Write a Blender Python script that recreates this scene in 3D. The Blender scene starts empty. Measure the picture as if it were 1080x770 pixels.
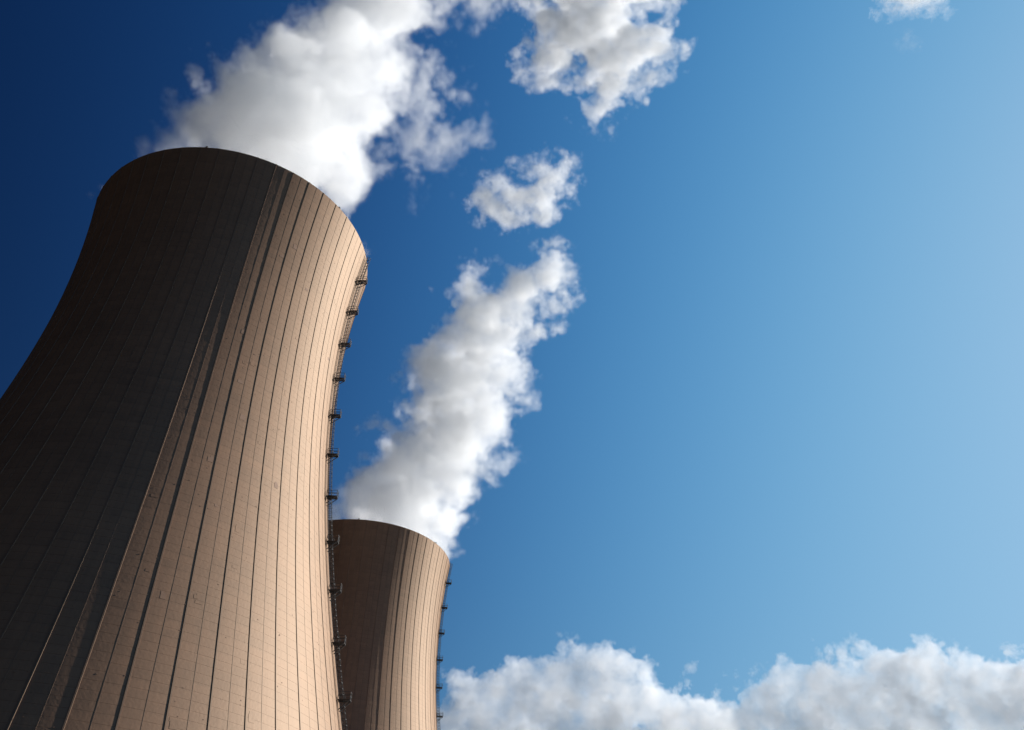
import bpy, math, random
import numpy as np
from mathutils import Matrix, Vector

random.seed(7)
rng = np.random.default_rng(11)
S = bpy.context.scene
COL = S.collection

# ------------------------------------------------------------------ camera
PITCH, ROLL, LENS = 0.683830, 0.0356050, 945.6167 / 1080.0 * 36.0
cam_d = bpy.data.cameras.new('camera')
cam_d.sensor_width = 36.0
cam_d.lens = LENS
cam_d.clip_start, cam_d.clip_end = 0.5, 60000.0
cam = bpy.data.objects.new('camera', cam_d)
COL.objects.link(cam)
EYE = Vector((0.0, 0.0, 1.7))
FWD = Vector((0.0, math.cos(PITCH), math.sin(PITCH)))
UPV = Vector((0.0, -math.sin(PITCH), math.cos(PITCH)))
RGT = math.cos(ROLL) * Vector((1, 0, 0)) + math.sin(ROLL) * UPV
CUP = -math.sin(ROLL) * Vector((1, 0, 0)) + math.cos(ROLL) * UPV
cam.matrix_world = Matrix(((RGT.x, CUP.x, -FWD.x, EYE.x), (RGT.y, CUP.y, -FWD.y, EYE.y),
                           (RGT.z, CUP.z, -FWD.z, EYE.z), (0, 0, 0, 1)))
S.camera = cam

# ------------------------------------------------------------------ sun and sky
SUN_EL, SUN_AZ = math.radians(30.0), math.radians(25.3)        # azimuth counted from +X
SKY_STRENGTH = 0.10
SKY_CURVE = ((2, 0.286, 3.6, 0.226), (1.6, 0.218, 3.79, 0.369), (1.4, 0.257, 3.41, 0.509))
sun_dir = Vector((math.cos(SUN_EL) * math.cos(SUN_AZ), math.cos(SUN_EL) * math.sin(SUN_AZ), math.sin(SUN_EL)))
sun_d = bpy.data.lights.new('sun', 'SUN')
sun_d.energy, sun_d.angle, sun_d.color = 5.0, math.radians(0.53), (1.0, 0.968, 0.925)
sun = bpy.data.objects.new('sun', sun_d)
sun.rotation_euler = sun_dir.to_track_quat('Z', 'Y').to_euler()
COL.objects.link(sun)
world = bpy.data.worlds.new('World')
S.world = world
world.use_nodes = True
wn, wl = world.node_tree.nodes, world.node_tree.links
bg = wn['Background']
sky = wn.new('ShaderNodeTexSky')
sky.sky_type = 'NISHITA'
sky.sun_disc = False
sky.sun_elevation = SUN_EL
sky.sun_rotation = math.radians(90.0) - SUN_AZ
sky.altitude, sky.air_density, sky.dust_density, sky.ozone_density = 200.0, 1.0, 0.5, 2.0


def wmath(op, a, b):
    q = wn.new('ShaderNodeMath'); q.operation = op
    for i, v in enumerate((a, b)):
        if isinstance(v, (int, float)): q.inputs[i].default_value = v
        else: wl.new(v, q.inputs[i])
    return q.outputs[0]


# clear autumn sky through a contrasty print: each channel gets a contrast curve that rolls off
# softly, and the light falls off with the angle from the sun
wtc = wn.new('ShaderNodeTexCoord')
wdot = wn.new('ShaderNodeVectorMath'); wdot.operation = 'DOT_PRODUCT'
wl.new(wtc.outputs['Generated'], wdot.inputs[0]); wdot.inputs[1].default_value = sun_dir
wsep = wn.new('ShaderNodeSeparateColor'); wcmb = wn.new('ShaderNodeCombineColor')
wl.new(sky.outputs['Color'], wsep.inputs[0])
for i, (gam, gain, fall, cap) in enumerate(SKY_CURVE):
    x = wmath('POWER', wmath('MULTIPLY', wsep.outputs[i], SKY_STRENGTH), gam)
    x = wmath('MULTIPLY', wmath('MULTIPLY', x, gain), wmath('EXPONENT', wmath('MULTIPLY', wdot.outputs['Value'], fall), 0.0))
    x = wmath('DIVIDE', x, wmath('ADD', 1.0, wmath('DIVIDE', x, cap)))
    wl.new(wmath('DIVIDE', x, SKY_STRENGTH), wcmb.inputs[i])
wl.new(wcmb.outputs[0], bg.inputs['Color'])
bg.inputs['Strength'].default_value = SKY_STRENGTH
S.view_settings.view_transform = 'Standard'
S.view_settings.look = 'None'
S.view_settings.exposure = 0.82
S.view_settings.gamma = 1.0
S.cycles.use_denoising = True
S.cycles.max_bounces = 64
S.cycles.diffuse_bounces = 10
S.cycles.volume_bounces = 60
S.cycles.transparent_max_bounces = 40
S.cycles.volume_step_rate = 2.0
S.cycles.sample_clamp_indirect = 6.0


# ------------------------------------------------------------------ helpers
def tag(o, label=None, cat=None, group=None, kind=None):
    if label: o['label'] = label
    if cat: o['category'] = cat
    if group: o['group'] = group
    if kind: o['kind'] = kind
    return o


def empty(name, loc=(0, 0, 0)):
    o = bpy.data.objects.new(name, None)
    o.location = loc
    COL.objects.link(o)
    return o


class MB:
    """collects quads; build() links them as one mesh object"""
    def __init__(self): self.v, self.f = [], []

    def quad(self, a, b, c, d):
        n = len(self.v)
        self.v += [tuple(a), tuple(b), tuple(c), tuple(d)]
        self.f.append((n, n + 1, n + 2, n + 3))

    def hexa(self, p):                       # p: 4 bottom + 4 top corners
        n = len(self.v)
        self.v += [tuple(q) for q in p]
        for f in ((0, 3, 2, 1), (4, 5, 6, 7), (0, 1, 5, 4), (1, 2, 6, 5), (2, 3, 7, 6), (3, 0, 4, 7)):
            self.f.append(tuple(n + i for i in f))

    def box(self, c, s):
        x, y, z = c; a, b, h = s[0] / 2, s[1] / 2, s[2] / 2
        self.hexa([(x - a, y - b, z - h), (x + a, y - b, z - h), (x + a, y + b, z - h), (x - a, y + b, z - h),
                   (x - a, y - b, z + h), (x + a, y - b, z + h), (x + a, y + b, z + h), (x - a, y + b, z + h)])

    def bar(self, p, q, w):
        p, q = Vector(p), Vector(q)
        d = (q - p).normalized()
        a = d.cross(Vector((0, 0, 1)) if abs(d.z) < 0.9 else Vector((0, 1, 0))).normalized() * w / 2
        b = d.cross(a).normalized() * w / 2
        self.hexa([p - a - b, p + a - b, p + a + b, p - a + b, q - a - b, q + a - b, q + a + b, q - a + b])

    def path(self, pts, w):
        for p, q in zip(pts[:-1], pts[1:]): self.bar(p, q, w)

    def mesh(self, name):
        me = bpy.data.meshes.new(name)
        me.from_pydata(self.v, [], self.f)
        me.update()
        return me

    def build(self, name, mat, parent=None, smooth=False):
        me = self.mesh(name)
        me.materials.append(mat)
        if smooth: me.polygons.foreach_set('use_smooth', [True] * len(me.polygons))
        return link(name, me, parent)


def link(name, me, parent=None, loc=None, rotz=None):
    o = bpy.data.objects.new(name, me)
    COL.objects.link(o)
    if parent: o.parent = parent
    if loc: o.location = loc
    if rotz: o.rotation_euler.z = rotz
    return o


def copy_tree(o, parent=None):
    c = o.copy(); COL.objects.link(c)
    if parent: c.parent = parent
    for ch in list(o.children): copy_tree(ch, c)
    return c


def nodes(mat):
    mat.use_nodes = True
    return mat.node_tree.nodes, mat.node_tree.links


# ------------------------------------------------------------------ tower profile
R_T, Z_T, C_LOW, C_UP, TOP = 27.2185, 116.2749, 73.6102, 69.3584, 143.0
T1, T2 = (-61.8976, 138.9395, 0.0), (-48.1313, 283.2388, 0.0)
RIB0 = -39.78                               # azimuth of one rib, degrees; ribs every 7.2
LIFT = 1.22


def rad(z):
    c = np.where(np.asarray(z) < Z_T, C_LOW, C_UP)
    return R_T * np.sqrt(1 + ((np.asarray(z) - Z_T) / c) ** 2)


def slope(z):                                # dr/dz
    c = C_LOW if z < Z_T else C_UP
    return R_T ** 2 * (z - Z_T) / c ** 2 / float(rad(z))


def on(az, z, off=0.0, tan=0.0):
    """point on the shell: off metres outwards (horizontally), tan metres along the circle"""
    r = float(rad(z)) + off
    return Vector((r * math.cos(az) - tan * math.sin(az), r * math.sin(az) + tan * math.cos(az), z))


# ------------------------------------------------------------------ materials
def concrete(name, root, base, var=0.16):
    m = bpy.data.materials.new(name)
    n, l = nodes(m)
    # matt concrete with a weathered brown sheen
    n.remove(n['Principled BSDF'])
    dif = n.new('ShaderNodeBsdfDiffuse'); dif.inputs['Roughness'].default_value = 0.4
    glo = n.new('ShaderNodeBsdfGlossy'); glo.inputs['Roughness'].default_value = 0.66
    glo.inputs['Color'].default_value = (0.95, 0.80, 0.65, 1)
    mx = n.new('ShaderNodeMixShader'); mx.inputs[0].default_value = 0.098
    l.new(dif.outputs[0], mx.inputs[1]); l.new(glo.outputs[0], mx.inputs[2])
    l.new(mx.outputs[0], n['Material Output'].inputs['Surface'])
    tc = n.new('ShaderNodeTexCoord'); tc.object = root
    sep = n.new('ShaderNodeSeparateXYZ'); l.new(tc.outputs['Object'], sep.inputs[0])

    def math_(op, a, b_=None):
        q = n.new('ShaderNodeMath'); q.operation = op
        for i, s in enumerate((a, b_)):
            if s is None: continue
            if isinstance(s, (int, float)): q.inputs[i].default_value = s
            else: l.new(s, q.inputs[i])
        return q.outputs[0]
    ang = math_('ARCTAN2', sep.outputs[1], sep.outputs[0])
    deg = math_('MULTIPLY', ang, 180 / math.pi)
    col = math_('FLOOR', math_('DIVIDE', math_('SUBTRACT', deg, RIB0), 3.6))
    row = math_('FLOOR', math_('DIVIDE', sep.outputs[2], LIFT))
    cv = n.new('ShaderNodeCombineXYZ'); l.new(col, cv.inputs[0]); l.new(row, cv.inputs[1])
    wn_ = n.new('ShaderNodeTexWhiteNoise'); wn_.noise_dimensions = '2D'; l.new(cv.outputs[0], wn_.inputs['Vector'])
    rv = n.new('ShaderNodeTexWhiteNoise'); rv.noise_dimensions = '1D'; l.new(row, rv.inputs['W'])
    # cylindrical coordinates for streaks
    st = n.new('ShaderNodeCombineXYZ')
    l.new(math_('MULTIPLY', ang, 38.0), st.inputs[0]); l.new(math_('MULTIPLY', sep.outputs[2], 0.035), st.inputs[1])
    ns = n.new('ShaderNodeTexNoise'); ns.inputs['Scale'].default_value = 1.6; ns.inputs['Detail'].default_value = 5
    l.new(st.outputs[0], ns.inputs['Vector'])
    big = n.new('ShaderNodeTexNoise'); big.inputs['Scale'].default_value = 0.07; big.inputs['Detail'].default_value = 6
    l.new(tc.outputs['Object'], big.inputs['Vector'])
    fine = n.new('ShaderNodeTexNoise'); fine.inputs['Scale'].default_value = 2.4; fine.inputs['Detail'].default_value = 8
    l.new(tc.outputs['Object'], fine.inputs['Vector'])
    v = math_('MULTIPLY', math_('SUBTRACT', wn_.outputs['Value'], 0.5), var)
    v = math_('ADD', v, math_('MULTIPLY', math_('SUBTRACT', rv.outputs['Value'], 0.5), var * 0.5))
    v = math_('ADD', v, math_('MULTIPLY', math_('SUBTRACT', ns.outputs[0], 0.5), 0.45))
    v = math_('ADD', v, math_('MULTIPLY', math_('SUBTRACT', big.outputs[0], 0.5), 0.45))
    v = math_('ADD', v, math_('MULTIPLY', math_('SUBTRACT', fine.outputs[0], 0.5), 0.30))
    bt = n.new('ShaderNodeCombineXYZ')
    l.new(math_('MULTIPLY', ang, 230.0), bt.inputs[0]); l.new(math_('MULTIPLY', sep.outputs[2], 0.25), bt.inputs[1]); l.new(wn_.outputs['Value'], bt.inputs[2])
    bd = n.new('ShaderNodeTexNoise'); bd.inputs['Scale'].default_value = 1.0; bd.inputs['Detail'].default_value = 2
    l.new(bt.outputs[0], bd.inputs['Vector'])
    v = math_('ADD', v, math_('MULTIPLY', math_('SUBTRACT', bd.outputs[0], 0.5), 0.22))
    v = math_('ADD', v, 1.0)
    mix = n.new('ShaderNodeVectorMath'); mix.operation = 'SCALE'
    mix.inputs[0].default_value = base
    l.new(v, mix.inputs['Scale'])
    l.new(mix.outputs[0], dif.inputs['Color'])
    bp = n.new('ShaderNodeBump'); bp.inputs['Strength'].default_value = 0.35; bp.inputs['Distance'].default_value = 0.05
    l.new(fine.outputs[0], bp.inputs['Height']); l.new(bp.outputs[0], dif.inputs['Normal']); l.new(bp.outputs[0], glo.inputs['Normal'])
    return m


def plain(name, colour, rough=0.5, metal=0.0, scale=8.0, amount=0.25):
    m = bpy.data.materials.new(name)
    n, l = nodes(m)
    b = n['Principled BSDF']
    tc = n.new('ShaderNodeTexCoord')
    ns = n.new('ShaderNodeTexNoise'); ns.inputs['Scale'].default_value = scale; ns.inputs['Detail'].default_value = 4
    l.new(tc.outputs['Object'], ns.inputs['Vector'])
    mr = n.new('ShaderNodeMapRange'); mr.inputs[3].default_value = 1 - amount; mr.inputs[4].default_value = 1 + amount
    l.new(ns.outputs[0], mr.inputs[0])
    vm = n.new('ShaderNodeVectorMath'); vm.operation = 'SCALE'; vm.inputs[0].default_value = colour
    l.new(mr.outputs[0], vm.inputs['Scale']); l.new(vm.outputs[0], b.inputs['Base Color'])
    b.inputs['Roughness'].default_value = rough; b.inputs['Metallic'].default_value = metal
    return m


GRASS = plain('grassland', (0.025, 0.023, 0.012), 0.9, 0, 0.05, 0.4)
STEEL = plain('dark_painted_steel', (0.05, 0.048, 0.045), 0.75, 0.0, 3.0, 0.3)
LAMP = plain('dark_lamp_housing', (0.05, 0.045, 0.045), 0.4, 0.0, 6.0, 0.2)

# ------------------------------------------------------------------ ground
g = MB()
for i in range(-6, 6):
    for j in range(-6, 6):
        g.quad((i * 4000, j * 4000, 0), ((i + 1) * 4000, j * 4000, 0), ((i + 1) * 4000, (j + 1) * 4000, 0), (i * 4000, (j + 1) * 4000, 0))
tag(g.build('ground', GRASS), kind='structure')


# ------------------------------------------------------------------ cooling towers
N_LIFT = 117
Z_BASE = TOP - N_LIFT * LIFT                 # 0.26
LIFT_Z = [Z_BASE + k * LIFT for k in range(N_LIFT + 1)]
PROUD = 0.024


def panel_arrays(k, az0, jit=0.0):
    """one formwork panel of lift k whose left edge is azimuth az0: verts, faces, analytic normals of the verts"""
    z0, z1 = LIFT_Z[k] + 0.009, LIFT_Z[k + 1] - 0.009
    if k == N_LIFT - 1: z1 = TOP - 0.004
    v, nrm, f = [], [], []
    for layer in (0, 1):                       # 0 = back edge, 1 = face
        for z in (z0, z1):
            r = float(rad(z)) - 0.01 + (PROUD + jit if layer else -0.012)
            s = slope(z)
            g_ = 0.009 / r
            for i in range(4):
                a = az0 + g_ + (math.radians(3.6) - 2 * g_) * i / 3
                v.append((r * math.cos(a), r * math.sin(a), z))
                q = Vector((math.cos(a), math.sin(a), -s)).normalized()
                nrm.append(tuple(q))
    F = lambda l, t, i: l * 8 + t * 4 + i
    for i in range(3):
        f.append((F(1, 0, i), F(1, 0, i + 1), F(1, 1, i + 1), F(1, 1, i)))
        f.append((F(0, 0, i), F(0, 0, i + 1), F(1, 0, i + 1), F(1, 0, i)))
        f.append((F(1, 1, i), F(1, 1, i + 1), F(0, 1, i + 1), F(0, 1, i)))
    f.append((F(0, 0, 0), F(1, 0, 0), F(1, 1, 0), F(0, 1, 0)))
    f.append((F(1, 0, 3), F(0, 0, 3), F(0, 1, 3), F(1, 1, 3)))
    return v, f, nrm


def panels_mesh(name, items, mat):
    V, Fc, NL = [], [], []
    for k, az0, jit in items:
        v, f, nrm = panel_arrays(k, az0, jit)
        o = len(V); V += v
        for q in f:
            Fc.append(tuple(o + i for i in q))
            face = all(i >= 8 for i in q)
            if face:
                NL += [nrm[i] for i in q]
            else:
                a, b, c = (Vector(v[q[i]]) for i in (0, 1, 2))
                nn = tuple((b - a).cross(c - a).normalized())
                NL += [nn] * 4
    me = bpy.data.meshes.new(name)
    me.from_pydata(V, [], Fc)
    me.materials.append(mat)
    me.polygons.foreach_set('use_smooth', [True] * len(Fc))
    me.update()
    me.normals_split_custom_set(NL)
    return me


def sweep_rib(half, h, half_top, n=44):
    m = MB()
    zs = np.linspace(Z_BASE, TOP - 0.003, n)
    rows = []
    for z in zs:
        r = float(rad(z)) - 0.01
        rows.append([(r - 0.05, -half, z), (r + h, -half_top, z), (r + h, half_top, z), (r - 0.05, half, z)])
    for a, b in zip(rows[:-1], rows[1:]):
        for i in range(3): m.quad(a[i], a[i + 1], b[i + 1], b[i])
    m.quad(*rows[-1])
    return m


def project(p):
    d = Vector(p) - EYE
    w = d.dot(FWD)
    return 540 + 945.6167 * d.dot(RGT) / w, 385 - 945.6167 * d.dot(CUP) / w, w


def lathe(name, prof, mat, parent, n=200):
    V, F = [], []
    for z, r in prof:
        for i in range(n):
            a = 2 * math.pi * i / n
            V.append((r * math.cos(a), r * math.sin(a), z))
    for j in range(len(prof) - 1):
        for i in range(n):
            F.append((j * n + i, j * n + (i + 1) % n, (j + 1) * n + (i + 1) % n, (j + 1) * n + i))
    me = bpy.data.meshes.new(name)
    me.from_pydata(V, [], F); me.update()
    me.materials.append(mat)
    me.polygons.foreach_set('use_smooth', [True] * len(F))
    return link(name, me, parent)


LAD_AZ = math.radians(-1.6)
PLAT_Z = [135.6 - 8.82 * k for k in range(14)]


def build_tower(root, near, mat, ribmat, patchmat, seed):
    rnd = random.Random(seed)
    col0 = math.radians(RIB0)
    # backing shell in the joints, outer face, rim and inner wall
    zs = [Z_BASE + (TOP - Z_BASE) * k / 80 for k in range(81)]
    prof = [(z, float(rad(z)) - 0.012) for z in zs] + [(TOP, float(rad(TOP)) - 0.30)] + [(z, float(rad(z)) - 0.32 - 0.5 * max(0, (60 - z) / 60)) for z in reversed(zs[:-1])]
    lathe('concrete_shell', prof, mat, root)
    jit = {(k, c): rnd.uniform(-0.004, 0.004) for k in range(N_LIFT) for c in range(100)}
    single = []
    if near:
        cand = []
        for k in range(N_LIFT):
            for c in range(100):
                az = col0 + math.radians(3.6) * c
                mid = az + math.radians(1.8)
                d = (math.degrees(mid) + 180) % 360 - 180
                if not -77 < d < 20: continue
                z = (LIFT_Z[k] + LIFT_Z[k + 1]) / 2
                p = Vector(on(mid, z)) + Vector(root.location)
                nrm = Vector((math.cos(mid), math.sin(mid), -slope(z))).normalized()
                face = (EYE - p).normalized().dot(nrm)
                x, y, w = project(p)
                if face < 0.05 or not (-5 < x < 1085 and -5 < y < 775): continue
                cand.append((-face / w ** 2, k, c))
        cand.sort()
        single = [(k, c) for _a, k, c in cand[:300]]
    ss = set(single)
    rest = [(k, col0 + math.radians(3.6) * c, jit[k, c]) for k in range(N_LIFT) for c in range(100) if (k, c) not in ss]
    tag(link('shell_panels', panels_mesh('shell_panels', rest, mat), root), kind='stuff')
    rows = {}
    for k, c in single:
        if k not in rows: rows[k] = panels_mesh('shell_panel', [(k, 0.0, 0.0)], mat)
        a = col0 + math.radians(3.6) * c
        j = jit[k, c]
        link('shell_panel', rows[k], root, (j * math.cos(a + 0.031), j * math.sin(a + 0.031), 0), a)
    # ribs and the thin joint strips between them
    me = sweep_rib(0.12, 0.11, 0.09).mesh('rib'); me.materials.append(ribmat)
    for i in range(50): link('rib', me, root, rotz=col0 + math.radians(7.2) * i)
    me = sweep_rib(0.06, 0.045, 0.045).mesh('joint_strip'); me.materials.append(ribmat)
    for i in range(50): link('joint_strip', me, root, rotz=col0 + math.radians(7.2 * i + 3.6))
    # caged ladder up the shell
    lad = MB()
    zz = np.arange(12.0, TOP + 1.0, 0.9)
    for t in (-0.24, 0.24):
        lad.path([on(LAD_AZ, min(z, TOP), 0.32, t) + Vector((0, 0, max(0, z - TOP))) for z in zz], 0.07)
    for z in np.arange(12.0, TOP, 0.3):
        lad.bar(on(LAD_AZ, z, 0.32, -0.24), on(LAD_AZ, z, 0.32, 0.24), 0.035)
    ladder = lad.build('ladder', STEEL, root)
    cage = MB()
    hoop = [(0.32, -0.26), (0.62, -0.40), (0.95, -0.30), (1.08, 0.0), (0.95, 0.30), (0.62, 0.40), (0.32, 0.26)]
    for z in np.arange(14.0, TOP, 0.9):
        if any(0 < z - p < 0.4 for p in PLAT_Z): continue
        cage.path([on(LAD_AZ, z, o, t) for o, t in hoop], 0.06)
    for o, t in hoop[1:-1]:
        cage.path([on(LAD_AZ, min(z, TOP), o, t) for z in zz if z <= TOP], 0.05)
    cage.build('ladder_cage', STEEL, ladder)
    # lamp housings and stubs on the rim
    for az_d, w, h in ((-88.0, 0.42, 0.34), (-84.0, 0.2, 0.2), (-30.5, 0.42, 0.36), (-150.0, 0.4, 0.34), (40.0, 0.4, 0.34), (120.0, 0.4, 0.34)):
        b = MB()
        a = math.radians(az_d)
        c = on(a, TOP, -0.16) + Vector((0, 0, h * 0.62))
        b.box(c, (w, w, h)); b.box(c + Vector((0, 0, -h * 0.55)), (0.2, 0.2, h * 0.3)); b.box(c + Vector((0, 0, h * 0.6)), (w * 0.5, w * 0.5, h * 0.25))
        b.build('warning_lamp', LAMP, root)
    # mortar patches and form-tie plugs, a little proud of the shell
    def pad(b, az, z, w, h, t):
        ps = []
        for o in (0.0, PROUD + t):
            for tt, zz_ in ((-w / 2, z - h / 2), (w / 2, z - h / 2), (w / 2, z + h / 2), (-w / 2, z + h / 2)):
                ps.append(on(az, zz_, o, tt))
        b.hexa([ps[i] for i in (0, 1, 2, 3)] + [ps[i] for i in (4, 5, 6, 7)])
    if near:
        for i in range(60):
            az = math.radians(RIB0 + 3.6 * rnd.randrange(-10, 9) + rnd.uniform(0.8, 2.8))
            z = 26 + 105 * rnd.random() ** 1.7
            b = MB()
            w, h = rnd.uniform(0.35, 1.1), rnd.uniform(0.3, 1.05)
            pad(b, az, z, w, h, rnd.uniform(0.004, 0.012))
            if rnd.random() < 0.5: pad(b, az + rnd.uniform(-0.5, 0.5) * w / 40, z + h * 0.6, w * 0.6, h * 0.5, 0.003)
            b.build('repair_patch', patchmat if rnd.random() < 0.3 else mat, root)
        b = MB()
        for i in range(260):
            az = math.radians(RIB0 + 3.6 * rnd.randrange(-11, 11) + rnd.uniform(0.4, 3.2))
            pad(b, az, 24 + 118 * rnd.random() ** 1.5, rnd.uniform(0.08, 0.17), rnd.uniform(0.06, 0.13), rnd.uniform(0.01, 0.03))
        tag(b.build('tie_plugs', patchmat, root), kind='stuff')
    # landings
    for z in PLAT_Z:
        p = empty('landing'); p.parent = root
        W, D0, D1 = 0.55, 0.14, 2.0
        P = lambda o, t, dz: on(LAD_AZ, z, o, t) + Vector((0, 0, dz))
        d = MB()                                  # open grating in an angle frame
        d.path([P(D0, -W, 0), P(D1, -W, 0), P(D1, W, 0), P(D0, W, 0), P(D0, -W, 0)], 0.08)
        for t in np.linspace(-W + 0.1, W - 0.1, 9): d.bar(P(D0, t, 0.01), P(D1, t, 0.01), 0.045)
        for o in np.linspace(D0 + 0.2, D1 - 0.2, 6): d.bar(P(o, -W, -0.02), P(o, W, -0.02), 0.03)
        d.build('deck', STEEL, p)
        r = MB()
        for hgt in (0.6, 1.15):
            r.path([P(D0, -W, hgt), P(D1, -W, hgt), P(D1, W, hgt), P(D0, W, hgt)], 0.06)
        for o, t in ((D0, -W), (1.05, -W), (D1, -W), (D1, 0), (D1, W), (1.05, W), (D0, W)):
            r.bar(P(o, t, 0), P(o, t, 1.15), 0.06)
        r.build('railing', STEEL, p)
        for t in (-W + .06, W - .06):
            b = MB()
            lo = on(LAD_AZ, z - 1.5, 0.06, t)
            b.bar(P(D1 - .08, t, -.06), lo, 0.11)
            b.bar(P(D0 - .04, t, -.06), P(D1 - .08, t, -.06), 0.10)
            b.build('bracket', STEEL, p)
    return root


near = tag(empty('cooling_tower', T1), 'large near cooling tower with ribbed brown concrete shell and black shaded left side', 'cooling tower', 'cooling towers')
far = tag(empty('cooling_tower', T2), 'smaller far cooling tower partly hidden behind the large one', 'cooling tower', 'cooling towers')
BASE = (0.178, 0.088, 0.046)
M1, M2 = concrete('concrete_near', near, BASE), concrete('concrete_far', far, BASE)
R1, R2 = concrete('rib_concrete_near', near, (0.14, 0.077, 0.046), 0.05), concrete('rib_concrete_far', far, (0.14, 0.077, 0.046), 0.05)
PATCH = plain('repair_mortar', (0.20, 0.115, 0.07), 0.8, 0, 2.0, 0.2)
build_tower(near, True, M1, R1, PATCH, 3)
build_tower(far, False, M2, R2, PATCH, 4)


# ------------------------------------------------------------------ steam and clouds
def unproject(x, y, Y):
    """photograph pixel -> point on the vertical plane at depth Y, and the metres one pixel covers there"""
    d = (x - 540) / 945.6167 * RGT - (y - 385) / 945.6167 * CUP + FWD
    t = Y / d.y
    return EYE + d * t, t / 945.6167


def band_noise(n, seed, cyc):
    """periodic noise of n^3 cells with about cyc waves along each side, unit deviation"""
    r = np.random.default_rng(seed)
    F = np.fft.rfftn(r.standard_normal((n, n, n)).astype(np.float32))
    k = np.fft.fftfreq(n, 1 / n).astype(np.float32)
    kz = np.fft.rfftfreq(n, 1 / n).astype(np.float32)
    kk = np.sqrt(k[:, None, None] ** 2 + k[None, :, None] ** 2 + kz[None, None] ** 2) + 1e-6
    F *= np.exp(-(np.log(kk / cyc) / 0.38) ** 2)
    a = np.fft.irfftn(F, s=(n, n, n)).astype(np.float32)
    return a / a.std()


TILES = [band_noise(96, 100 + i, 6.0) for i in range(4)]       # wavelength 16 cells


def zoom_axis(a, m, axis):
    n = a.shape[axis]
    p = np.linspace(0, n - 1, m).astype(np.float32)
    i = np.minimum(p.astype(int), n - 2); w = p - i
    sh = [1] * a.ndim; sh[axis] = m
    w = w.reshape(sh)
    return np.take(a, i, axis) * (1 - w) + np.take(a, i + 1, axis) * w


def upsample(a, shape):
    for ax in range(3): a = zoom_axis(a, shape[ax], ax)
    return a.astype(np.float32)


def octave(shape, wl, tile, off):
    """noise of wavelength wl cells over a grid"""
    T = TILES[tile]; n = T.shape[0]
    if wl >= 16:                                  # sample the tile coarsely and stretch it
        f = wl / 16.0
        sh = [max(2, int(math.ceil(s / f)) + 1) for s in shape]
        ix = [(np.arange(s) + o) % n for s, o in zip(sh, off)]
        return upsample(T[np.ix_(*ix)], [int(round((s - 1) * f)) + 1 for s in sh])[:shape[0], :shape[1], :shape[2]]
    f = 16.0 / wl
    ix = [(np.round(np.arange(s) * f).astype(int) + o) % n for s, o in zip(shape, off)]
    return T[np.ix_(*ix)]


def vapour_grid(blobs, vox, seed, billow, wisp, edge, margin, blend=0.35, floor=None, mouth=None, squash=1.0, mottle=0.28):
    """density and depth fields of a cloud of blobs (x, y, z, r, weight of wispiness)"""
    B = np.array(blobs, np.float32)
    ext = B[:, 3:4] * np.array([1.0, squash, 1.0], np.float32)
    lo = (B[:, :3] - ext).min(0) - margin
    hi = (B[:, :3] + ext).max(0) + margin
    if floor is not None: lo[2] = max(lo[2], floor)
    dims = np.ceil((hi - lo) / vox).astype(int) + 1
    hi = lo + (dims - 1) * vox
    cd = np.maximum(dims // 4, 4)
    ax = [np.linspace(lo[i], hi[i], cd[i], dtype=np.float32) for i in range(3)]
    X, Y, Z = np.meshgrid(*ax, indexing='ij')
    acc = np.zeros(cd, np.float32); wac = np.zeros(cd, np.float32)
    k = blend
    for x, y, z, r, w in B:
        d = np.sqrt((X - x) ** 2 + ((Y - y) / squash) ** 2 + (Z - z) ** 2)
        e = np.exp(np.clip((r - d) / (k * 8.0 * vox * 2), -30, 30))
        acc += e; wac += e * w
    sd = np.log(acc + 1e-12) * (k * 8.0 * vox * 2)            # >0 inside, metres
    wt = wac / (acc + 1e-12)
    sd, wt = upsample(sd, dims), upsample(wt, dims)
    r = np.random.default_rng(seed)
    off = lambda: r.integers(0, 96, 3)
    f = sd
    wl, amp = billow
    first = True
    big = None
    while wl >= 2.6:
        n = octave(dims, wl, int(r.integers(0, 4)), off())
        f = f + amp * (np.abs(n) - 0.8) if not first else f + amp * 0.9 * n
        if first: big = n
        first = False
        wl /= 2.0; amp *= 0.62
    # wispy parts: thin density broken by streaky noise
    w = octave(dims, wisp[0], int(r.integers(0, 4)), off()) + 0.6 * octave(dims, wisp[0] / 2.1, int(r.integers(0, 4)), off()) \
        + 0.4 * octave(dims, wisp[0] / 4.3, int(r.integers(0, 4)), off())
    f = f - wt * wisp[1] * (0.35 + np.maximum(w, -0.6))
    d = np.clip(f / (edge * (1 + 2.0 * wt)), 0, 1)
    d = d * d * (3 - 2 * d)
    m_ = octave(dims, billow[0] * 0.45, int(r.integers(0, 4)), off()) + 0.7 * octave(dims, billow[0] * 0.2, int(r.integers(0, 4)), off())
    d *= np.clip(1.0 - 0.55 * wt + 0.22 * w + mottle * m_, 0.12, 1.7)
    if mouth is not None:                          # the tower's mouth holds the steam in
        gx, gy, gz = (np.linspace(lo[i], hi[i], dims[i], dtype=np.float32) for i in range(3))
        rho = np.sqrt((gx - mouth[0])[:, None, None] ** 2 + (gy - mouth[1])[None, :, None] ** 2)
        lim = (mouth[2] + np.maximum(0, gz - 144.5) * 1.1)[None, None, :]
        f = np.minimum(f, lim - rho)
        d *= np.clip((lim - rho) / 2.5, 0, 1)
    # fade towards the grid's faces so that no flat cut shows
    for a in range(3):
        i = np.arange(dims[a]); q = np.clip(np.minimum(i, dims[a] - 1 - i) / 5.0, 0, 1)
        if a == 2 and floor is not None: q = np.where(i < dims[a] / 2, 1, q)
        sh = [1, 1, 1]; sh[a] = dims[a]
        d *= q.reshape(sh)
    return lo, hi, dims, d.astype(np.float32), f


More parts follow.
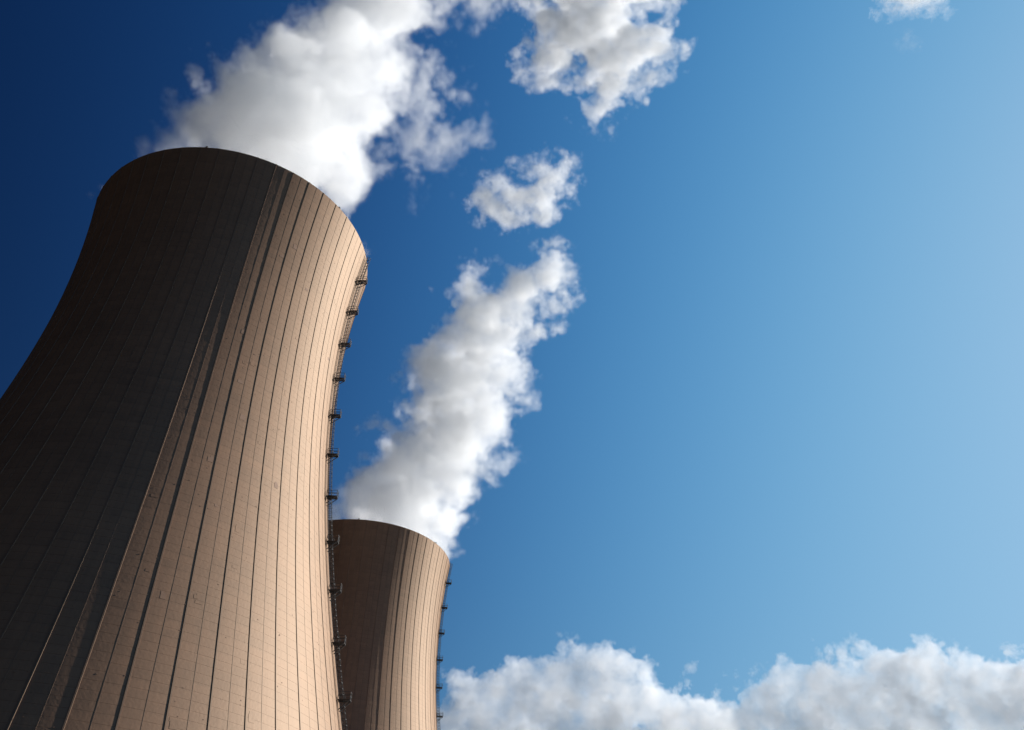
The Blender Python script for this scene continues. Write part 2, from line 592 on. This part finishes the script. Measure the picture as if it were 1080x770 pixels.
def grid_tree(name, lo, hi, dims, mat, iso=None, source=None):
    """geometry nodes that turn the mesh's own point values into a volume (or into its iso surface)"""
    t = bpy.data.node_groups.new(name, 'GeometryNodeTree')
    t.interface.new_socket('Geometry', in_out='INPUT', socket_type='NodeSocketGeometry')
    t.interface.new_socket('Geometry', in_out='OUTPUT', socket_type='NodeSocketGeometry')
    n, l = t.nodes, t.links
    gi, go = n.new('NodeGroupInput'), n.new('NodeGroupOutput')
    pos = n.new('GeometryNodeInputPosition')
    v = n.new('ShaderNodeVectorMath'); v.operation = 'SUBTRACT'; v.inputs[1].default_value = [float(q) for q in lo]
    l.new(pos.outputs[0], v.inputs[0])
    s = n.new('ShaderNodeVectorMath'); s.operation = 'MULTIPLY'
    s.inputs[1].default_value = [float((dims[i] - 1) / (hi[i] - lo[i])) for i in range(3)]
    l.new(v.outputs[0], s.inputs[0])
    a = n.new('ShaderNodeVectorMath'); a.operation = 'ADD'; a.inputs[1].default_value = (0.5, 0.5, 0.5)
    l.new(s.outputs[0], a.inputs[0])
    fl = n.new('ShaderNodeVectorMath'); fl.operation = 'FLOOR'; l.new(a.outputs[0], fl.inputs[0])
    sp = n.new('ShaderNodeSeparateXYZ'); l.new(fl.outputs[0], sp.inputs[0])

    def mul(x, y, z=None):
        q = n.new('FunctionNodeIntegerMath'); q.operation = 'MULTIPLY_ADD'
        for i, k in enumerate((x, y, z)):
            if isinstance(k, int): q.inputs[i].default_value = k
            else: l.new(k, q.inputs[i])
        return q.outputs[0]
    idx = mul(mul(sp.outputs[0], int(dims[1]), sp.outputs[1]), int(dims[2]), sp.outputs[2])
    na = n.new('GeometryNodeInputNamedAttribute'); na.data_type = 'FLOAT'; na.inputs['Name'].default_value = 'vapour'
    si = n.new('GeometryNodeSampleIndex'); si.data_type = 'FLOAT'; si.domain = 'POINT'; si.clamp = True
    src = gi.outputs[0]
    if source is not None:
        oi = n.new('GeometryNodeObjectInfo'); oi.inputs['Object'].default_value = source
        src = oi.outputs['Geometry']
    l.new(src, si.inputs['Geometry']); l.new(na.outputs[0], si.inputs['Value']); l.new(idx, si.inputs['Index'])
    vc = n.new('GeometryNodeVolumeCube')
    l.new(si.outputs[0], vc.inputs['Density'])
    vc.inputs['Min'].default_value = [float(q) for q in lo]; vc.inputs['Max'].default_value = [float(q) for q in hi]
    for i, c in enumerate('XYZ'): vc.inputs['Resolution ' + c].default_value = int(dims[i])
    out = vc.outputs[0]
    if iso is not None:
        vm = n.new('GeometryNodeVolumeToMesh'); vm.resolution_mode = 'GRID'
        vm.inputs['Threshold'].default_value = iso
        l.new(out, vm.inputs[0]); out = vm.outputs[0]
        ss = n.new('GeometryNodeSetShadeSmooth'); l.new(out, ss.inputs[0]); out = ss.outputs[0]
    sm = n.new('GeometryNodeSetMaterial'); sm.inputs['Material'].default_value = mat
    l.new(out, sm.inputs[0]); l.new(sm.outputs[0], go.inputs[0])
    return t


def values_mesh(name, vals):
    me = bpy.data.meshes.new(name)
    me.vertices.add(vals.size)
    at = me.attributes.new('vapour', 'FLOAT', 'POINT')
    at.data.foreach_set('value', np.ascontiguousarray(vals).ravel())
    return me


def vapour_material(name, density, colour, aniso=0.0):
    m = bpy.data.materials.new(name); n, l = nodes(m)
    n.remove(n['Principled BSDF'])
    p = n.new('ShaderNodeVolumePrincipled')
    p.inputs['Color'].default_value = (*colour, 1); p.inputs['Density'].default_value = density
    p.inputs['Anisotropy'].default_value = aniso
    l.new(p.outputs[0], n['Material Output'].inputs['Volume'])
    return m


def skin_material(name, colour, cover=0.012):
    """surface added to outline the vapour: nearly clear, a little white"""
    m = bpy.data.materials.new(name); n, l = nodes(m)
    n.remove(n['Principled BSDF'])
    a, b, x = n.new('ShaderNodeBsdfTransparent'), n.new('ShaderNodeBsdfTranslucent'), n.new('ShaderNodeMixShader')
    b.inputs[0].default_value = (*colour, 1)
    x.inputs[0].default_value = cover
    l.new(a.outputs[0], x.inputs[1]); l.new(b.outputs[0], x.inputs[2]); l.new(x.outputs[0], n['Material Output'].inputs['Surface'])
    return m


def largest_island(me):
    nv = len(me.vertices)
    e = np.empty(len(me.edges) * 2, np.int32); me.edges.foreach_get('vertices', e); e = e.reshape(-1, 2)
    lab = np.arange(nv)
    while True:
        m = np.minimum(lab[e[:, 0]], lab[e[:, 1]])
        new = lab.copy()
        np.minimum.at(new, e[:, 0], m); np.minimum.at(new, e[:, 1], m)
        new = new[new]
        if (new == lab).all(): break
        lab = new
    ids, cnt = np.unique(lab, return_counts=True)
    keep = lab == ids[cnt.argmax()]
    co = np.empty(nv * 3, np.float32); me.vertices.foreach_get('co', co); co = co.reshape(-1, 3)
    remap = np.cumsum(keep) - 1
    faces = [[int(remap[v]) for v in p.vertices] for p in me.polygons if keep[p.vertices[0]]]
    out = bpy.data.meshes.new(me.name)
    out.from_pydata(co[keep].tolist(), [], faces)
    out.polygons.foreach_set('use_smooth', [True] * len(faces))
    out.update()
    return out


def vapour(name, label, cat, group, blobs, vox, seed, billow, wisp, edge, dens, colour, heart, kind=None, floor=None, margin=None, aniso=0.0, blend=0.35, mouth=None, squash=1.0, mottle=0.13):
    lo, hi, dims, d, f = vapour_grid(blobs, vox, seed, billow, wisp, edge, margin or 3 * vox + billow[1] * 1.2, blend, floor, mouth, squash, mottle)
    c = np.array(blobs)[:, :3].mean(0)
    root = tag(empty(name, tuple(float(q) for q in (c[0], c[1], lo[2]))), label, cat, group, kind)
    base = np.array(root.location)
    vm = vapour_material(name + '_vapour', dens, colour, aniso)
    values = bpy.data.objects.new('vapour_values', values_mesh('vapour_values', d))      # data only, never linked
    o = link('vapour', bpy.data.volumes.new('vapour'), root)
    o.data.materials.append(vm)
    md = o.modifiers.new('vapour', 'NODES'); md.node_group = grid_tree('vapour_grid', lo - base, hi - base, dims, vm, None, values)
    # near-clear skin, added to give the volume a surface outline
    step = 2
    fs = f[::step, ::step, ::step].copy()
    for ax in range(3):
        for e in (0, -1):
            q = [slice(None)] * 3; q[ax] = e; fs[tuple(q)] = -1
    tmp = bpy.data.objects.new('skin', values_mesh('skin', np.maximum(fs - heart + 1.0, 0)))
    COL.objects.link(tmp)
    sd = np.array(fs.shape)
    hi2 = lo + (sd - 1) * vox * step
    hm = skin_material(name + '_skin', colour)
    tmp.modifiers.new('vapour', 'NODES').node_group = grid_tree('skin_grid', lo - base, hi2 - base, sd, hm, 1.0)
    me = bpy.data.meshes.new_from_object(tmp.evaluated_get(bpy.context.evaluated_depsgraph_get()))
    bpy.data.objects.remove(tmp)
    me = largest_island(me)
    me.name = 'skin'; me.materials.append(hm)
    link('skin', me, root)
    print('VAPOUR', name, dims, int(np.prod(dims)) // 1000, 'k cells')
    return root


def px(Y, rows):
    """blobs from photograph positions: (x, y, radius in pixels, depth shift in radii, wispiness)"""
    out = []
    for x, y, r, dz, w in rows:
        p, m = unproject(x, y, Y)
        out.append((p.x, p.y + dz * r * m, p.z, r * m, w))
    return out


STEAM = (0.997, 0.997, 0.997)
rr = random.Random(5)
# plume of the near tower: fills the mouth, leans with the wind
col = []
cx, cy = T1[0], T1[1]
for k in range(10):
    a = k * 2 * math.pi / 10
    col.append((cx + 18 * math.cos(a), cy + 18 * math.sin(a), 139.0, 9.0, 0.0))
col.append((cx, cy, 139.0, 14.0, 0.0))
spine = [(285, 150, 84, 0, 0), (318, 110, 76, 0, 0), (348, 74, 60, 0, 0), (378, 36, 48, 0, 0), (408, -4, 44, 0, 0), (434, -44, 44, 0, 0), (462, -90, 44, 0, 0)]
edge_l = [(172, 152, 12, 0, .5), (186, 146, 15, 0, .3), (204, 130, 17, 0, .2), (226, 108, 18, 0, .1), (252, 96, 18, 0, .1), (276, 76, 18, 0, .2), (300, 58, 17, 0, .4), (330, 30, 15, 0, .4), (318, 16, 9, 0, .9), (352, 4, 14, 0, .6)]
edge_r = [(350, 192, 27, 0, 0), (372, 168, 22, 0, .2), (388, 132, 24, 0, .2), (404, 96, 22, 0, .2), (422, 66, 22, 0, .3), (440, 36, 20, 0, .4)]
loop = [(408, 158, 14, 0, .3), (425, 168, 12, 0, .4), (440, 176, 11, 0, .4), (449, 184, 7, 0, .7), (462, 168, 12, 0, .4), (478, 158, 13, 0, .3), (486, 142, 10, 0, .5), (478, 124, 11, 0, .4), (464, 106, 12, 0, .3), (448, 94, 13, 0, .2), (430, 88, 13, 0, .3), (415, 108, 10, 0, .6), (447, 146, 8, .5, .9)]
shelf = [(470, 14, 15, 0, .5), (492, 12, 13, 0, .5), (516, 6, 13, 0, .5), (545, -2, 14, 0, .4), (470, -22, 28, 0, .3), (520, -32, 30, 0, .3)]
plume1 = col + px(T1[1], spine + edge_l + edge_r + loop + shelf)
vapour('steam_plume', 'big white steam plume pouring out of the large near tower', 'steam plume', 'steam plumes',
       plume1, 0.55, 21, (30, 2.7), (20, 3.6), 3.0, 0.10, STEAM, 1.2, floor=136.0, mouth=(T1[0], T1[1], 28.0), squash=0.85)

# plume of the far tower
col = []
cx, cy = T2[0], T2[1]
for k in range(10):
    a = k * 2 * math.pi / 10
    col.append((cx + 18 * math.cos(a), cy + 18 * math.sin(a), 139.0, 9.0, 0.0))
col.append((cx, cy, 139.0, 14.0, 0.0))
rows = [(415, 545, 48, 0, 0), (425, 510, 46, 0, 0), (385, 530, 22, 0, .3), (402, 492, 14, 0, .6), (456, 478, 37, 0, 0), (480, 445, 36, 0, 0), (455, 405, 28, 0, .3), (440, 395, 16, 0, .6),
        (485, 400, 40, 0, 0), (505, 360, 36, 0, .1), (475, 365, 22, 0, .3), (525, 325, 30, 0, .2), (500, 305, 22, 0, .5), (535, 385, 26, 0, .4), (550, 400, 14, 0, .8), (515, 430, 26, 0, .3), (500, 470, 26, 0, .2),
        (488, 505, 24, 0, .3), (475, 545, 18, 0, .3), (560, 306, 23, 0, .2), (580, 285, 19, 0, .25), (586, 268, 14, 0, .35), (592, 312, 15, 0, .5), (600, 290, 8, 0, .6), (570, 333, 17, 0, .5), (525, 470, 12, 0, .9)]
vapour('steam_plume', 'narrower white steam plume rising from the smaller far tower', 'steam plume', 'steam plumes',
       col + px(T2[1], rows), 0.75, 27, (26, 3.2), (18, 4.2), 3.2, 0.14, STEAM, 1.3, floor=136.0, mouth=(T2[0], T2[1], 28.0), squash=0.8)

rows = [(512, 216, 19, 0, .35), (520, 194, 16, 0, .6), (532, 230, 18, 0, .3), (552, 210, 20, 0, .35), (576, 205, 20, 0, .3), (590, 186, 16, 0, .45), (597, 173, 13, 0, .6), (570, 174, 14, 0, .7), (545, 180, 13, 0, .8), (572, 226, 16, 0, .4), (600, 196, 10, 0, .7)]
vapour('steam_puff', 'small ragged steam puff floating above the far plume', 'steam puff', 'loose steam puffs',
       px(250.0, rows), 0.6, 23, (20, 2.0), (14, 3.4), 3.0, 0.20, STEAM, 0.5, squash=0.75)

rows = [(600, 30, 38, 0, .1), (577, 60, 29, 0, .2), (572, 84, 20, 0, .4), (560, 74, 14, 0, .5), (630, 20, 38, 0, .1), (640, 60, 36, 0, .2), (668, 50, 34, 0, .2), (690, 40, 27, 0, .3), (704, 60, 16, 0, .5), (690, 80, 17, 0, .5), (645, 95, 25, 0, .2), (634, 118, 19, 0, .3), (631, 134, 11, 0, .6), (662, 95, 19, 0, .4), (602, 88, 15, 0, .5), (600, -20, 40, 0, .2), (655, -15, 40, 0, .2), (695, 5, 22, 0, .6), (560, 0, 24, 0, .6)]
vapour('steam_puff', 'larger torn steam puff at the top edge right of the near plume', 'steam puff', 'loose steam puffs',
       px(200.0, rows), 0.55, 24, (26, 2.4), (20, 2.6), 3.0, 0.17, STEAM, 0.8, squash=0.5)

# fair-weather cumulus far behind the towers
CLOUD = (0.997, 0.997, 0.998)
rows = [(470, 768, 38, 0, .1), (505, 758, 40, 0, 0), (548, 748, 44, 0, 0), (590, 738, 44, 0, 0), (632, 726, 44, 0, 0), (662, 742, 44, 0, 0), (700, 762, 42, 0, 0), (738, 778, 40, 0, .1),
        (528, 716, 13, 0, .4), (556, 710, 13, 0, .4), (604, 694, 11, 0, .7), (616, 684, 9, 0, .8), (630, 680, 9, 0, .7), (650, 694, 11, 0, .5), (684, 712, 12, 0, .5), (712, 728, 11, 0, .6), (480, 728, 13, 0, .5),
        (470, 830, 60, 0, 0), (560, 825, 70, 0, 0), (650, 825, 72, 0, 0), (730, 840, 60, 0, 0)]
vapour('cloud', 'cumulus mound low in the sky just right of the far tower', 'cloud', 'cumulus clouds along the bottom',
       px(2600.0, rows), 3.4, 31, (44, 24.0), (22, 20.0), 8.0, 0.014, CLOUD, 8.0, blend=0.30, squash=0.5, mottle=0.0)
rows = [(745, 785, 36, 0, .1), (768, 772, 38, 0, .1), (810, 756, 40, 0, 0), (850, 748, 42, 0, 0), (895, 740, 46, 0, 0), (938, 732, 46, 0, 0), (975, 720, 42, 0, 0), (1008, 730, 40, 0, 0), (1050, 732, 42, 0, 0), (1095, 728, 44, 0, 0), (1140, 745, 50, 0, 0),
        (770, 730, 9, 0, .8), (792, 716, 10, 0, .7), (826, 708, 11, 0, .6), (842, 704, 8, 0, .9), (880, 700, 11, 0, .5), (915, 692, 11, 0, .5), (952, 688, 11, 0, .4), (988, 682, 10, 0, .4), (1022, 694, 10, 0, .5), (1062, 692, 11, 0, .5),
        (790, 840, 60, 0, 0), (880, 830, 76, 0, 0), (980, 828, 80, 0, 0), (1080, 825, 78, 0, 0), (1150, 830, 70, 0, 0)]
vapour('cloud', 'long cumulus bank low in the sky reaching the right edge', 'cloud', 'cumulus clouds along the bottom',
       px(2900.0, rows), 3.7, 32, (44, 27.0), (22, 22.0), 9.0, 0.0125, CLOUD, 9.0, blend=0.30, squash=0.48, mottle=0.0)
rows = [(945, 8, 12, 0, .7), (965, 4, 14, 0, .6), (985, 6, 12, 0, .7), (960, -14, 22, 0, .3), (985, -14, 18, 0, .4), (935, -8, 14, 0, .6), (925, 14, 9, 0, 1.0), (1000, 10, 8, 0, 1.0), (958, 44, 14, 0, 1.25)]
vapour('cloud', 'tiny torn cloud at the top edge near the upper right corner', 'cloud', None,
       px(1500.0, rows), 2.6, 33, (20, 8.0), (14, 16.0), 12.0, 0.016, CLOUD, 3.0)
